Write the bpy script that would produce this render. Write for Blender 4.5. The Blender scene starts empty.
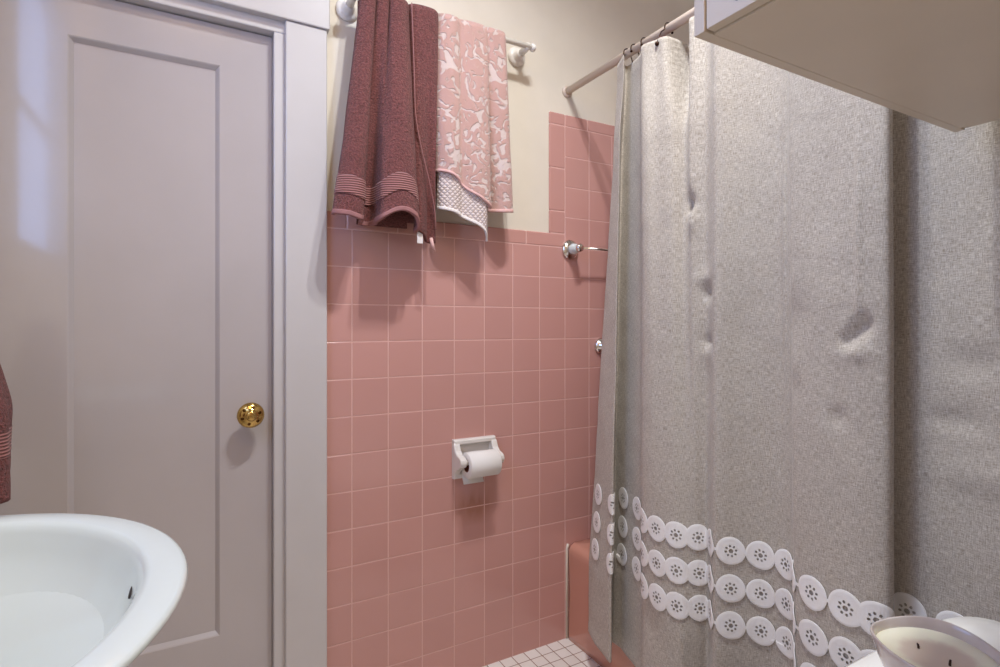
import bpy, bmesh, math, random
from mathutils import Vector, noise
random.seed(7)
PI = math.pi
S = bpy.context.scene
COL = S.collection

# ------------------------------------------------------------------ materials
def lin(r, g, b):
    def f(c):
        c /= 255.0
        return c / 12.92 if c <= 0.04045 else ((c + 0.055) / 1.055) ** 2.4
    return (f(r), f(g), f(b), 1.0)

class Mat:
    def __init__(self, name, color, rough=0.5, metal=0.0, **kw):
        self.m = bpy.data.materials.new(name)
        self.m.use_nodes = True
        self.nt = self.m.node_tree
        self.b = self.nt.nodes['Principled BSDF']
        self.set('Base Color', color)
        self.set('Roughness', rough)
        self.set('Metallic', metal)
        for k, v in kw.items():
            self.set(k.replace('_', ' '), v)
    def set(self, k, v):
        self.b.inputs[k].default_value = v
    def n(self, t, **kw):
        nd = self.nt.nodes.new(t)
        for k, v in kw.items():
            if k.startswith('i_'):
                nd.inputs[k[2:].replace('_', ' ')].default_value = v
            else:
                setattr(nd, k, v)
        return nd
    def l(self, a, b):
        self.nt.links.new(a, b)
    def coord(self, kind='Object', scale=(1, 1, 1)):
        tc = self.n('ShaderNodeTexCoord')
        mp = self.n('ShaderNodeMapping')
        mp.inputs['Scale'].default_value = scale
        self.l(tc.outputs[kind], mp.inputs['Vector'])
        return mp.outputs['Vector']
    def noise(self, vec, scale, detail=3, dist=0.0, rough=0.5):
        nd = self.n('ShaderNodeTexNoise', i_Scale=scale, i_Detail=detail, i_Distortion=dist, i_Roughness=rough)
        self.l(vec, nd.inputs['Vector'])
        return nd.outputs['Fac']
    def ramp(self, fac, stops):
        nd = self.n('ShaderNodeValToRGB')
        e = nd.color_ramp.elements
        while len(e) < len(stops):
            e.new(0.5)
        for i, (p, c) in enumerate(stops):
            e[i].position = p
            e[i].color = c
        self.l(fac, nd.inputs['Fac'])
        return nd.outputs['Color']
    def math(self, op, a, b=None):
        nd = self.n('ShaderNodeMath', operation=op)
        for i, x in enumerate((a, b)):
            if x is None: continue
            if isinstance(x, (int, float)): nd.inputs[i].default_value = x
            else: self.l(x, nd.inputs[i])
        return nd.outputs[0]
    def color(self, sock):
        self.l(sock, self.b.inputs['Base Color'])
    def bump(self, h, strength=0.3, dist=0.002):
        nd = self.n('ShaderNodeBump', i_Strength=strength, i_Distance=dist)
        self.l(h, nd.inputs['Height'])
        self.l(nd.outputs['Normal'], self.b.inputs['Normal'])

def tint(c, k):
    return (c[0] * k, c[1] * k, c[2] * k, 1)

def painted(name, col, rough, bump=0.15, var=0.05, sc=6):
    M = Mat(name, col, rough)
    v = M.coord()
    f = M.noise(v, sc, 3)
    M.color(M.ramp(f, [(0.3, tint(col, 1 - var)), (0.7, tint(col, 1 + var * 0.5))]))
    M.bump(M.noise(v, 160, 2), bump, 0.001)
    return M.m

M_PLASTER = painted('cream_plaster', lin(230, 221, 206), 0.55, 0.25)
M_CEIL = painted('ceiling_paint', lin(205, 200, 194), 0.8)
M_WOODWHITE = painted('white_gloss_paint', lin(204, 199, 198), 0.32, 0.12, 0.03)
M_DOOR = painted('door_gloss_paint', lin(188, 180, 180), 0.2, 0.1, 0.03)
_d = M_DOOR.node_tree.nodes['Principled BSDF']; _d.inputs['Coat Weight'].default_value = 1; _d.inputs['Coat Roughness'].default_value = .08
M_CABINET = painted('cabinet_paint', lin(218, 206, 188), 0.4, 0.12, 0.04)

def mk_tile():
    c = lin(203, 152, 143)
    M = Mat('pink_glazed_tile', c, 0.16)
    v = M.coord()
    at = M.n('ShaderNodeAttribute', attribute_name='tone')
    f = M.noise(v, 3.5, 3)
    s = M.math('ADD', M.math('MULTIPLY', at.outputs['Fac'], 0.6), M.math('MULTIPLY', f, 0.4))
    base = M.ramp(s, [(0.15, tint(c, 0.96)), (0.85, tint(c, 1.03))])
    sx = M.n('ShaderNodeSeparateXYZ'); M.l(v, sx.inputs[0])     # brown streaky patch under the paper holder
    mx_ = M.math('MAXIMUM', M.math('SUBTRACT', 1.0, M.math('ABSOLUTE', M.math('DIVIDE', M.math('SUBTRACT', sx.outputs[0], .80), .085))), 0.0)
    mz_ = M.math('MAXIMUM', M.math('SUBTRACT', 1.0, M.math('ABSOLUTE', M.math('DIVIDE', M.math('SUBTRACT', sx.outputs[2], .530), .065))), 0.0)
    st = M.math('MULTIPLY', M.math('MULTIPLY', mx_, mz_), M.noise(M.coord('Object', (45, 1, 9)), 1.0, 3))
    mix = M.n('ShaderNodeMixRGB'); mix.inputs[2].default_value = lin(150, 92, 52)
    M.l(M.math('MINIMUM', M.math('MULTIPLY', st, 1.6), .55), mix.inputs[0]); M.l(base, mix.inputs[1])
    M.color(mix.outputs[0])
    M.bump(M.noise(v, 14, 2), 0.12, 0.003)
    M.set('Coat Weight', 0.15); M.set('Coat Roughness', 0.1)
    return M.m
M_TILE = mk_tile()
M_GROUT = painted('pale_grout', lin(222, 178, 169), 0.8, 0.3, 0.06, 20)
M_CAULK = painted('white_caulk', lin(225, 212, 196), 0.5, 0.2)

def mk_floor():
    M = Mat('mosaic_floor', lin(215, 208, 200), 0.35)
    v = M.coord('Object')
    br = M.n('ShaderNodeTexBrick', offset=0.0, squash=1.0, i_Scale=1.0)
    br.inputs['Color1'].default_value = lin(240, 234, 228)
    br.inputs['Color2'].default_value = lin(232, 224, 217)
    br.inputs['Mortar'].default_value = lin(140, 100, 80)
    br.inputs['Mortar Size'].default_value = 0.0016
    br.inputs['Mortar Smooth'].default_value = 0.3
    br.inputs['Brick Width'].default_value = 0.047
    br.inputs['Row Height'].default_value = 0.047
    M.l(v, br.inputs['Vector'])
    M.color(br.outputs['Color'])
    M.bump(M.math('SUBTRACT', 1.0, br.outputs['Fac']), 0.5, 0.002)
    return M.m
M_FLOOR = mk_floor()

M_PORCELAIN = Mat('white_porcelain', lin(205, 213, 212), 0.08, Coat_Weight=0.3, Coat_Roughness=0.03).m
M_TOILET = Mat('bright_white_porcelain', lin(243, 241, 235), 0.1, Coat_Weight=0.3, Coat_Roughness=0.03).m
M_CERAMIC = Mat('white_ceramic', lin(226, 220, 214), 0.2).m
M_TUB = Mat('salmon_enamel', lin(204, 146, 126), 0.14, Coat_Weight=0.3).m
M_CHROME = Mat('chrome', lin(225, 220, 216), 0.09, 1.0).m
M_BRASS = Mat('polished_brass', lin(200, 166, 100), 0.16, 1.0).m
M_BRASSDARK = Mat('dark_brass', lin(90, 58, 26), 0.35, 1.0).m
M_BRONZE = Mat('dark_bronze', lin(62, 38, 28), 0.3, 0.8).m
M_RODPAINT = painted('almond_rod_paint', lin(214, 196, 180), 0.3, 0.05)
M_WHITEPLASTIC = Mat('white_enamel', lin(240, 234, 226), 0.25).m
M_DARK = Mat('dark_void', lin(40, 30, 26), 0.8).m
M_CORE = painted('cardboard', lin(120, 66, 52), 0.9)
def mk_paper():
    M = Mat('tissue_paper', lin(232, 228, 224), 0.95)
    M.bump(M.noise(M.coord(), 350, 2), 0.3, 0.001)
    return M.m
M_PAPER = mk_paper()

def mk_linen():
    M = Mat('grey_linen', lin(176, 166, 158), 0.9, Sheen_Weight=0.15)
    a = M.noise(M.coord('UV', (700, 75, 1)), 1.0, 3, 0, .6)
    b = M.noise(M.coord('UV', (75, 700, 1)), 1.0, 3, 0, .6)
    c = M.noise(M.coord('UV', (500, 500, 1)), 1.0, 2)
    s = M.math('ADD', M.math('MULTIPLY', a, .42), M.math('ADD', M.math('MULTIPLY', b, .42), M.math('MULTIPLY', c, .16)))
    M.color(M.ramp(s, [(0.35, lin(138, 126, 113)), (0.5, lin(183, 173, 161)), (0.65, lin(222, 215, 204))]))
    w = M.noise(M.coord('UV', (9, 14, 1)), 1.0, 4, 0.6)
    h = M.math('ADD', M.math('MULTIPLY', s, 0.25), M.math('MULTIPLY', w, 1.0))
    M.bump(h, 0.4, 0.006)
    return M.m
M_LINEN = mk_linen()
def mk_lace():
    M = Mat('white_cotton', lin(244, 240, 236), 0.9)
    M.bump(M.noise(M.coord('Object'), 900, 2), 0.3, 0.001)
    return M.m
M_LACE = mk_lace()

def mk_terry(name, col, sc=420):
    M = Mat(name, col, 1.0, Sheen_Weight=0.12, Sheen_Roughness=0.5)
    v = M.coord('Object')
    f = M.noise(v, sc, 3, 0, .7)
    M.color(M.ramp(f, [(0.3, tint(col, 0.5)), (0.52, col), (0.72, tint(col, 1.5))]))
    M.bump(f, 1.0, 0.010)
    return M.m
M_MAUVE = mk_terry('mauve_terry', lin(128, 73, 71), 190)
def mk_band():
    c = lin(152, 98, 95)
    M = Mat('mauve_ribbed_band', c, 0.8, Sheen_Weight=0.2)
    tc = M.n('ShaderNodeTexCoord')
    w = M.n('ShaderNodeTexWave', wave_type='BANDS', bands_direction='Y', i_Scale=1.0)
    mp = M.n('ShaderNodeMapping'); mp.inputs['Scale'].default_value = (1, 50.0, 1)
    M.l(tc.outputs['UV'], mp.inputs['Vector']); M.l(mp.outputs['Vector'], w.inputs['Vector'])
    M.color(M.ramp(w.outputs['Fac'], [(0.15, tint(c, 0.62)), (0.6, tint(c, 1.1))]))
    M.bump(w.outputs['Fac'], 0.8, 0.003)
    return M.m
M_BAND = mk_band()
def mk_hem():
    return painted('mauve_woven_hem', lin(156, 108, 107), 0.85, 0.5)
M_HEM = mk_hem()
def mk_damask():
    M = Mat('pink_sculpted_terry', lin(220, 170, 165), 1.0, Sheen_Weight=0.3)
    v = M.coord('UV', (23, 23, 1))
    big = M.noise(v, 1.15, 1.2, 1.9, 0.4)
    t = M.noise(M.coord('UV', (600, 600, 1)), 1, 2)
    s = M.math('ADD', big, M.math('MULTIPLY', M.math('SUBTRACT', t, 0.5), 0.05))
    col = M.ramp(s, [(0.41, lin(216, 196, 190)), (0.435, lin(204, 170, 162)), (0.5, lin(197, 157, 148))])
    M.color(col)
    st = M.ramp(s, [(0.40, (0, 0, 0, 1)), (0.46, (1, 1, 1, 1))])
    M.bump(M.math('ADD', st, M.math('MULTIPLY', t, 0.5)), 0.7, 0.005)
    return M.m
M_DAMASK = mk_damask()
def mk_quilt():
    M = Mat('white_fishscale_knit', lin(226, 208, 202), 0.95)
    v = M.coord('UV', (1, 1, 1))
    v.node.inputs['Rotation'].default_value = (0, 0, PI/4)
    vo = M.n('ShaderNodeTexVoronoi', feature='DISTANCE_TO_EDGE', i_Scale=95.0, i_Randomness=0.12)
    M.l(v, vo.inputs['Vector'])
    M.color(M.ramp(vo.outputs['Distance'], [(0.02, lin(178, 158, 154)), (0.15, lin(218, 203, 198))]))
    M.bump(vo.outputs['Distance'], 0.8, 0.006)
    return M.m
M_QUILT = mk_quilt()
M_PINKHEM = painted('pink_woven_hem', lin(226, 182, 176), 0.9, 0.5)
M_TAG = painted('white_cloth_tag', lin(238, 230, 226), 0.8)

def mk_wax():
    M = Mat('cream_wax', lin(238, 230, 204), 0.35, Subsurface_Weight=0.1)
    v = M.coord('Object')
    ln = M.n('ShaderNodeVectorMath', operation='LENGTH'); 
    sep = M.n('ShaderNodeMapping'); sep.inputs['Scale'].default_value = (1, 1, 0)
    M.l(v, sep.inputs['Vector']); M.l(sep.outputs['Vector'], ln.inputs[0])
    d = M.math('ADD', ln.outputs['Value'], M.math('MULTIPLY', M.math('SUBTRACT', M.noise(v, 40, 3), 0.5), 0.02))
    M.color(M.ramp(d, [(0.030, lin(214, 196, 178)), (0.040, lin(240, 234, 210))]))
    return M.m
M_WAX = mk_wax()
def mk_bowl():
    M = Mat('pinkish_glazed_stoneware', lin(204, 192, 186), 0.15, Coat_Weight=0.3)
    f = M.noise(M.coord('Object'), 18, 3)
    M.color(M.ramp(f, [(0.35, lin(188, 174, 168)), (0.65, lin(214, 204, 198))]))
    return M.m
M_BOWL = mk_bowl()
M_WICK = Mat('burnt_wick', lin(60, 40, 28), 0.9).m

# ------------------------------------------------------------------ geometry helpers
ORG = {}
def tag(o, label=None, cat=None, group=None, kind=None):
    if label: o['label'] = label
    if cat: o['category'] = cat
    if group: o['group'] = group
    if kind: o['kind'] = kind
    return o
def thing(name, label, cat, loc, group=None):
    o = bpy.data.objects.new(name, None)
    COL.objects.link(o)
    o.empty_display_size = 0.05
    o.location = loc
    ORG[o] = Vector(loc)
    return tag(o, label, cat, group)

class G:
    """collects vertices, faces and uvs given in world coordinates"""
    def __init__(self):
        self.v = []; self.f = []; self.uv = {}; self.tone = {}
    def add(self, vs, fs, tone=None):
        o = len(self.v)
        self.v += [tuple(p) for p in vs]
        for q in fs:
            if tone is not None: self.tone[len(self.f)] = tone
            self.f.append(tuple(i + o for i in q))
        return o
    def box(self, x0, x1, y0, y1, z0, z1, tone=None):
        vs = [(x0,y0,z0),(x1,y0,z0),(x1,y1,z0),(x0,y1,z0),(x0,y0,z1),(x1,y0,z1),(x1,y1,z1),(x0,y1,z1)]
        self.add(vs, [(0,3,2,1),(4,5,6,7),(0,1,5,4),(1,2,6,5),(2,3,7,6),(3,0,4,7)], tone)
        return self
    def loft(self, rings, closed=True, cap0=False, cap1=False):
        n = len(rings[0])
        vs = [p for r in rings for p in r]
        fs = []
        for i in range(len(rings) - 1):
            for j in range(n if closed else n - 1):
                k = (j + 1) % n
                fs.append((i*n+j, i*n+k, (i+1)*n+k, (i+1)*n+j))
        if cap0: fs.append(tuple(range(n))[::-1])
        if cap1: fs.append(tuple((len(rings)-1)*n + j for j in range(n)))
        self.add(vs, fs)
        return self
    def lathe(self, c, axis, prof, seg=32, cap0=True, cap1=True):
        a = Vector(axis).normalized()
        t = Vector((0,0,1)) if abs(a.z) < 0.9 else Vector((1,0,0))
        x = a.cross(t).normalized(); y = a.cross(x).normalized()
        c = Vector(c)
        rings = []
        for r, h in prof:
            rings.append([c + a*h + (x*math.cos(2*PI*j/seg) + y*math.sin(2*PI*j/seg))*r for j in range(seg)])
        self.loft(rings, True, cap0, cap1)
        return self
    def tube(self, pts, r, seg=10):
        pts = [Vector(p) for p in pts]
        rs = r if isinstance(r, (list, tuple)) else [r]*len(pts)
        rings = []; x = None
        for i, p in enumerate(pts):
            d = (pts[min(i+1,len(pts)-1)] - pts[max(i-1,0)]).normalized()
            if x is None:
                t = Vector((0,0,1)) if abs(d.z) < 0.9 else Vector((1,0,0))
                x = d.cross(t).normalized()
            else:
                x = (x - d*x.dot(d)).normalized()
            y = d.cross(x)
            rings.append([p + (x*math.cos(2*PI*j/seg) + y*math.sin(2*PI*j/seg))*rs[i] for j in range(seg)])
        self.loft(rings, True, True, True)
        return self
    def build(self, name, mat, parent=None, loc=None, smooth=False, bevel=0, seg=2, solid=0, sub=0, off=-1, ang=40):
        me = bpy.data.meshes.new(name)
        base = ORG[parent] if parent is not None else Vector(loc or (0,0,0))
        me.from_pydata([Vector(p) - base for p in self.v], [], self.f)
        me.update()
        if self.tone:
            at = me.attributes.new('tone', 'FLOAT', 'FACE')
            for i, t in self.tone.items(): at.data[i].value = t
        if self.uv:
            u = me.uv_layers.new(name='UVMap')
            for lp in me.loops:
                if lp.vertex_index in self.uv: u.data[lp.index].uv = self.uv[lp.vertex_index]
        bm = bmesh.new(); bm.from_mesh(me)
        bmesh.ops.recalc_face_normals(bm, faces=bm.faces)
        bm.to_mesh(me); bm.free()
        me.materials.append(mat)
        if smooth:
            for p in me.polygons: p.use_smooth = True
        o = bpy.data.objects.new(name, me)
        COL.objects.link(o)
        if parent is not None:
            o.parent = parent
            ORG[o] = ORG[parent]
        else:
            o.location = base
            ORG[o] = Vector(base)
        if solid:
            m = o.modifiers.new('thick', 'SOLIDIFY'); m.thickness = solid; m.offset = off
        if bevel:
            m = o.modifiers.new('bev', 'BEVEL'); m.width = bevel; m.segments = seg
            m.limit_method = 'ANGLE'; m.angle_limit = math.radians(ang)
            m.harden_normals = False
        if sub:
            m = o.modifiers.new('sub', 'SUBSURF'); m.levels = sub; m.render_levels = sub
        return o

def struct(o):
    o['kind'] = 'structure'
    return o
def cr(P, t):
    """Catmull-Rom through list of tuples, t in 0..len-1"""
    n = len(P) - 1
    i = min(int(t), n - 1); f = t - i
    p0 = P[max(i-1,0)]; p1 = P[i]; p2 = P[i+1]; p3 = P[min(i+2,n)]
    return tuple(0.5*((2*b) + (-a+c)*f + (2*a-5*b+4*c-d)*f*f + (-a+3*b-3*c+d)*f*f*f) for a,b,c,d in zip(p0,p1,p2,p3))
def ss(a, b, x):
    t = max(0, min(1, (x-a)/(b-a))); return t*t*(3-2*t)

# ------------------------------------------------------------------ dimensions (metres); camera stands at x=0 y=0
CAMZ = 1.117
YB = 1.603        # plaster of the back wall
YT = 1.595        # glazed tile face
XL = -0.47        # left wall
XT = 1.169        # bathtub apron
XR = 1.93
YN = 0.13         # wall behind the toilet
XD = 0.425        # end of that wall (doorway)
YR = -1.2
H = 3.02

# ------------------------------------------------------------------ shell
struct(G().box(XL-.1, XR+.1, YR-.1, YB+.2, -.05, 0).build('floor', M_FLOOR))
struct(G().box(XL-.1, XR+.1, YR-.1, YB+.2, H, H+.05).build('ceiling', M_CEIL))
g = G()
DX0, DX1, DZ = -.381, .193, 1.906        # door leaf
g.box(DX1+.035, XR+.1, YB, YB+.12, 0, H)
g.box(XL-.1, DX1+.035, YB, YB+.12, DZ+.03, H)
g.box(XL-.1, DX0-.035, YB, YB+.12, 0, DZ+.03)
struct(g.build('wall_back', M_PLASTER))
struct(G().box(XR, XR+.1, YN, YB, 0, H).build('wall_right', M_PLASTER))
struct(G().box(XD, XR+.1, YN-.1, YN, 0, H).build('wall_near', M_PLASTER))
# left wall with the window above the basin
WY0, WY1, WZ0, WZ1 = .34, 1.06, 1.36, 2.40
g = G()
g.box(XL-.1, XL, YR, WY0, 0, H); g.box(XL-.1, XL, WY1, YB, 0, H)
g.box(XL-.1, XL, WY0, WY1, 0, WZ0); g.box(XL-.1, XL, WY0, WY1, WZ1, H)
struct(g.build('wall_left', M_PLASTER))
g = G()
g.box(XL-.08, XL+.004, WY0, WY0+.03, WZ0, WZ1); g.box(XL-.08, XL+.004, WY1-.03, WY1, WZ0, WZ1)
g.box(XL-.08, XL+.004, WY0+.03, WY1-.03, WZ0, WZ0+.03); g.box(XL-.08, XL+.004, WY0+.03, WY1-.03, WZ1-.03, WZ1)
g.box(XL-.07, XL-.03, WY0+.03, WY1-.03, 1.865, 1.895)
wf = struct(g.build('window_1', M_WOODWHITE, bevel=.003))
mg = bpy.data.materials.new('frosted_daylit_glass'); mg.use_nodes = True
bs = mg.node_tree.nodes['Principled BSDF']
bs.inputs['Base Color'].default_value = (.6,.7,.9,1); bs.inputs['Roughness'].default_value = .3
bs.inputs['Emission Color'].default_value = (.32,.5,1,1); bs.inputs['Emission Strength'].default_value = 4.4
G().box(XL-.055, XL-.048, WY0+.03, WY1-.03, WZ0+.03, WZ1-.03).build('pane', mg, wf)
struct(G().box(XL-.1, XR+.1, YR-.1, YR, 0, H).build('wall_rear', M_PLASTER))
struct(G().box(1.0, 1.1, YR, YN-.1, 0, H).build('wall_hall', M_PLASTER))

# ------------------------------------------------------------------ pink tile
def tile_faces(cells, y, name):
    g = G(); q = .0015
    for (x0, x1, z0, z1) in cells:
        if x1-x0 < .012 or z1-z0 < .012: continue
        t = random.random()
        d = [random.uniform(-.00025, .00025) for _ in range(4)]
        e = .0011
        X0,X1,Z0,Z1 = x0+q, x1-q, z0+q, z1-q
        vs = [(X0,y+.004,Z0),(X1,y+.004,Z0),(X1,y+.004,Z1),(X0,y+.004,Z1),
              (X0,y+.0009,Z0),(X1,y+.0009,Z0),(X1,y+.0009,Z1),(X0,y+.0009,Z1),
              (X0+e*.4,y+.0003,Z0+e*.4),(X1-e*.4,y+.0003,Z0+e*.4),(X1-e*.4,y+.0003,Z1-e*.4),(X0+e*.4,y+.0003,Z1-e*.4),
              (X0+e,y+d[0],Z0+e),(X1-e,y+d[1],Z0+e),(X1-e,y+d[2],Z1-e),(X0+e,y+d[3],Z1-e)]
        fs = []
        for k in range(3):
            for j in range(4):
                fs.append((k*4+j, k*4+(j+1)%4, k*4+4+(j+1)%4, k*4+4+j))
        fs.append((12,13,14,15))
        g.add(vs, fs, t)
    return g
P = .108
zl = [0] + [.0966 + P*k for k in range(13)]          # ... 1.3926
zu = [1.3926 + P*k for k in range(5)]                # ... 1.8246
xl = [.331] + [.4048 + P*k for k in range(15)]
xl = [x for x in xl if x < XR-.02] + [XR]
cells = [(xl[i], xl[i+1], zl[j], zl[j+1]) for i in range(len(xl)-1) for j in range(len(zl)-1)]
XU = xl[8]                                           # 1.1608, first full column of the tub surround
cells += [(xl[i], xl[i+1], zu[j], zu[j+1]) for i in range(8, len(xl)-1) for j in range(4)]
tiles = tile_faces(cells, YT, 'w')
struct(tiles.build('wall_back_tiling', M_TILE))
g = G(); g.box(.331, XR, YT+.0006, YB, 0, 1.4385); g.box(1.098, XR, YT+.0006, YB, 1.4385, 1.862)
struct(g.build('wall_back_grout', M_GROUT))
# rounded cap tiles along the wainscot and the tub surround
g = G()
def captile(x0, x1, z0, z1):
    q = .0008
    g.box(x0+q, x1-q, YT-.0006, YB, z0+q, z1-q, random.random())
xs = [.331, .39] + [.39+.152*k for k in range(1, 5)] + [1.1608]
for a, b in zip(xs[:-1], xs[1:]): captile(a, b, 1.3926, 1.441)
zs = [1.441, 1.52, 1.672, 1.8246]
for a, b in zip(zs[:-1], zs[1:]): captile(1.0935, 1.1608, a, b)
captile(1.0935, 1.1608, 1.8246, 1.868)
xs = [1.1608, 1.262, 1.414, 1.566, 1.718, 1.87, XR]
for a, b in zip(xs[:-1], xs[1:]): captile(a, b, 1.8246, 1.868)
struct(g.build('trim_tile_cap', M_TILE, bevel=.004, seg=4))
# tile on the far long wall of the tub
rc = []
yl = [YN] + [YT - P*k for k in range(13, -1, -1)]
for i in range(len(yl)-1):
    for z0, z1 in list(zip(zl[:-1], zl[1:])) + list(zip(zu[:-1], zu[1:])):
        if z1 > .3: rc.append((yl[i], yl[i+1], z0, z1))
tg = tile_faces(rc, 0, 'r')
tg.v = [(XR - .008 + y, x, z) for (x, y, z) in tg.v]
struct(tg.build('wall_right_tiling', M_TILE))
struct(G().box(XR-.0074, XR, YN, YT+.0006, .3, 1.8246).build('wall_right_grout', M_GROUT))

# ------------------------------------------------------------------ door and trim
YD = 1.622
PX0, PX1, PZ0, PZ1 = -.254, .066, .300, 1.80
g = G()
def frame_ring(g, x0,x1,z0,z1, ya, X0,X1,Z0,Z1, yb):
    a = [(x0,ya,z0),(x1,ya,z0),(x1,ya,z1),(x0,ya,z1)]
    b = [(X0,yb,Z0),(X1,yb,Z0),(X1,yb,Z1),(X0,yb,Z1)]
    g.add(a+b, [(j,(j+1)%4,4+(j+1)%4,4+j) for j in range(4)])
frame_ring(g, DX0,DX1,.012,DZ,YD+.034, DX0,DX1,.012,DZ,YD+.001)
frame_ring(g, DX0,DX1,.012,DZ,YD+.001, DX0+.001,DX1-.001,.013,DZ-.001,YD)
frame_ring(g, DX0+.001,DX1-.001,.013,DZ-.001,YD, PX0,PX1,PZ0,PZ1,YD)
frame_ring(g, PX0,PX1,PZ0,PZ1,YD, PX0+.003,PX1-.003,PZ0+.003,PZ1-.003,YD+.002)
frame_ring(g, PX0+.003,PX1-.003,PZ0+.003,PZ1-.003,YD+.002, PX0+.011,PX1-.011,PZ0+.011,PZ1-.011,YD+.012)
g.add([(PX0+.011,YD+.012,PZ0+.011),(PX1-.011,YD+.012,PZ0+.011),(PX1-.011,YD+.012,PZ1-.011),(PX0+.011,YD+.012,PZ1-.011)], [(0,1,2,3)])
g.add([(DX0,YD+.034,.012),(DX1,YD+.034,.012),(DX1,YD+.034,DZ),(DX0,YD+.034,DZ)], [(0,1,2,3)])
door = struct(g.build('door_1', M_DOOR))
KX, KZ = .136, .880
k = G()
k.lathe((KX,YD,KZ), (0,-1,0), [(.024,0),(.025,.003),(.021,.006),(.012,.009),(.010,.022),(.014,.028),(.030,.034),(.0335,.041),(.0325,.047),(.023,.053),(.013,.056),(.0125,.058),(.010,.061),(0.0005,.0615)], 40)
kn = k.build('door_knob', M_BRASS, door, smooth=True); kn['label'] = 'round polished brass knob'
k = G()
for j in range(6):
    a = 2*PI*j/6 + .3
    c = Vector((KX + .0215*math.cos(a), YD-.0515, KZ + .0215*math.sin(a)))
    k.lathe(c, (math.cos(a)*.45,-1,math.sin(a)*.45), [(.0045,-.001),(.0045,.0016),(.003,.0022)], 12)
k.build('knob_ornament', M_BRASSDARK, door, smooth=True)

# jamb (lines the opening), casing
g = G()
g.box(DX1+.0008, DX1+.036, YD-.03, YB+.11, 0, DZ+.003); g.box(DX0-.036, DX0-.003, YD-.03, YB+.11, 0, DZ+.003)
g.box(DX0-.036, DX1+.036, YD-.03, YB+.11, DZ+.003, DZ+.036)
g.box(DX1-.006, DX1+.004, YD+.037, YB+.1, 0, DZ)
struct(g.build('trim_1', M_WOODWHITE, bevel=.003))
CX0 = DX1+.029; YC = 1.576
struct(G().box(CX0, .331, YC, YB, 0, DZ+.034).build('trim_2', M_WOODWHITE, bevel=.003))
struct(G().box(DX0-.088, .3375, YC-.006, YB, DZ+.0345, DZ+.18).build('trim_3', M_WOODWHITE, bevel=.003))
struct(G().box(XL, DX0-.029, YC, YB, 0, DZ+.034).build('trim_4', M_WOODWHITE, bevel=.003))
# white caulk bead where the tub meets the tile
struct(G().tube([(XT-.001,YT-.001,0.004),(XT-.001,YT-.001,.32),(XT+.004,YT-.001,.336)], .005, 8).build('trim_5', M_CAULK, smooth=True))

# ------------------------------------------------------------------ bathtub
def rrect(x0,x1,y0,y1,r,z,n=6):
    out = []
    for cx,cy,a0 in ((x1-r,y1-r,0),(x0+r,y1-r,PI/2),(x0+r,y0+r,PI),(x1-r,y0+r,1.5*PI)):
        for i in range(n+1):
            a = a0 + PI/2*i/n
            out.append((cx+r*math.cos(a), cy+r*math.sin(a), z))
    return out
tb = thing('bathtub', 'salmon pink enamelled bathtub behind the grey linen curtain', 'bathtub', (1.54, .86, 0))
bx0,bx1,by0,by1 = XT, XR-.009, YN+.004, YT-.002
g = G()
rings = [rrect(bx0+.0,bx1,by0,by1,.012,0), rrect(bx0,bx1,by0,by1,.012,.02), rrect(bx0+.004,bx1,by0,by1,.012,.16), rrect(bx0+.001,bx1,by0,by1,.012,.30),
         rrect(bx0+.002,bx1,by0,by1,.012,.318), rrect(bx0+.009,bx1-.003,by0,by1,.014,.331), rrect(bx0+.022,bx1-.008,by0+.004,by1,.016,.337),
         rrect(bx0+.055,bx1-.03,by0+.05,by1-.05,.09,.337), rrect(bx0+.07,bx1-.045,by0+.075,by1-.07,.1,.325), rrect(bx0+.1,bx1-.08,by0+.14,by1-.11,.12,.12), rrect(bx0+.15,bx1-.13,by0+.25,by1-.2,.1,.07)]
g.loft(rings, True, True, True)
g.build('tub_shell', M_TUB, tb, smooth=True)
d = G(); d.lathe((1.54, 1.33, .0705), (0,0,1), [(.028,0),(.028,.003),(.02,.005),(.0005,.005)], 24)
d.build('drain', M_CHROME, tb, smooth=True)

# ------------------------------------------------------------------ chrome fittings on the tub wall
bar = thing('wall_grab_bar', 'slim chrome bar with a white porcelain post on the pink tile beside the curtain', 'towel bar', (1.19, YT, 1.39))
def flange(bar, x):
    z = 1.386
    G().lathe((x,YT,z), (0,-1,0), [(.034,0),(.0355,.004),(.033,.009),(.024,.014),(.0185,.018)], 36).build('flange', M_CHROME, bar, smooth=True)
    G().lathe((x,YT-.016,z), (0,-1,0), [(.015,0),(.0195,.006),(.0195,.014),(.015,.028),(.0125,.036)], 28).build('porcelain_post', M_PORCELAIN, bar, smooth=True)
    G().lathe((x,YT-.051,z), (0,-1,0), [(.0125,0),(.0145,.003),(.0145,.012),(.010,.017),(.0005,.018)], 28).build('end_cap', M_CHROME, bar, smooth=True)
flange(bar, 1.181); flange(bar, 1.66)
G().tube([(1.181,YT-.060,1.386),(1.66,YT-.060,1.386)], .0045, 12).build('rod', M_CHROME, bar, smooth=True)
tp = thing('tap_handle', 'round chrome tap handle on the tile half hidden by the curtain edge', 'tap', (1.315, YT, 1.04))
G().lathe((1.322,YT,1.04), (0,-1,0), [(.029,0),(.03,.004),(.024,.012),(.013,.018),(.012,.03)], 32).build('escutcheon', M_CHROME, tp, smooth=True)
G().lathe((1.322,YT-.03,1.04), (0,-1,0), [(.012,0),(.022,.004),(.024,.014),(.022,.024),(.012,.028),(.0005,.029)], 12).build('knob', M_CHROME, tp, smooth=True)

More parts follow.
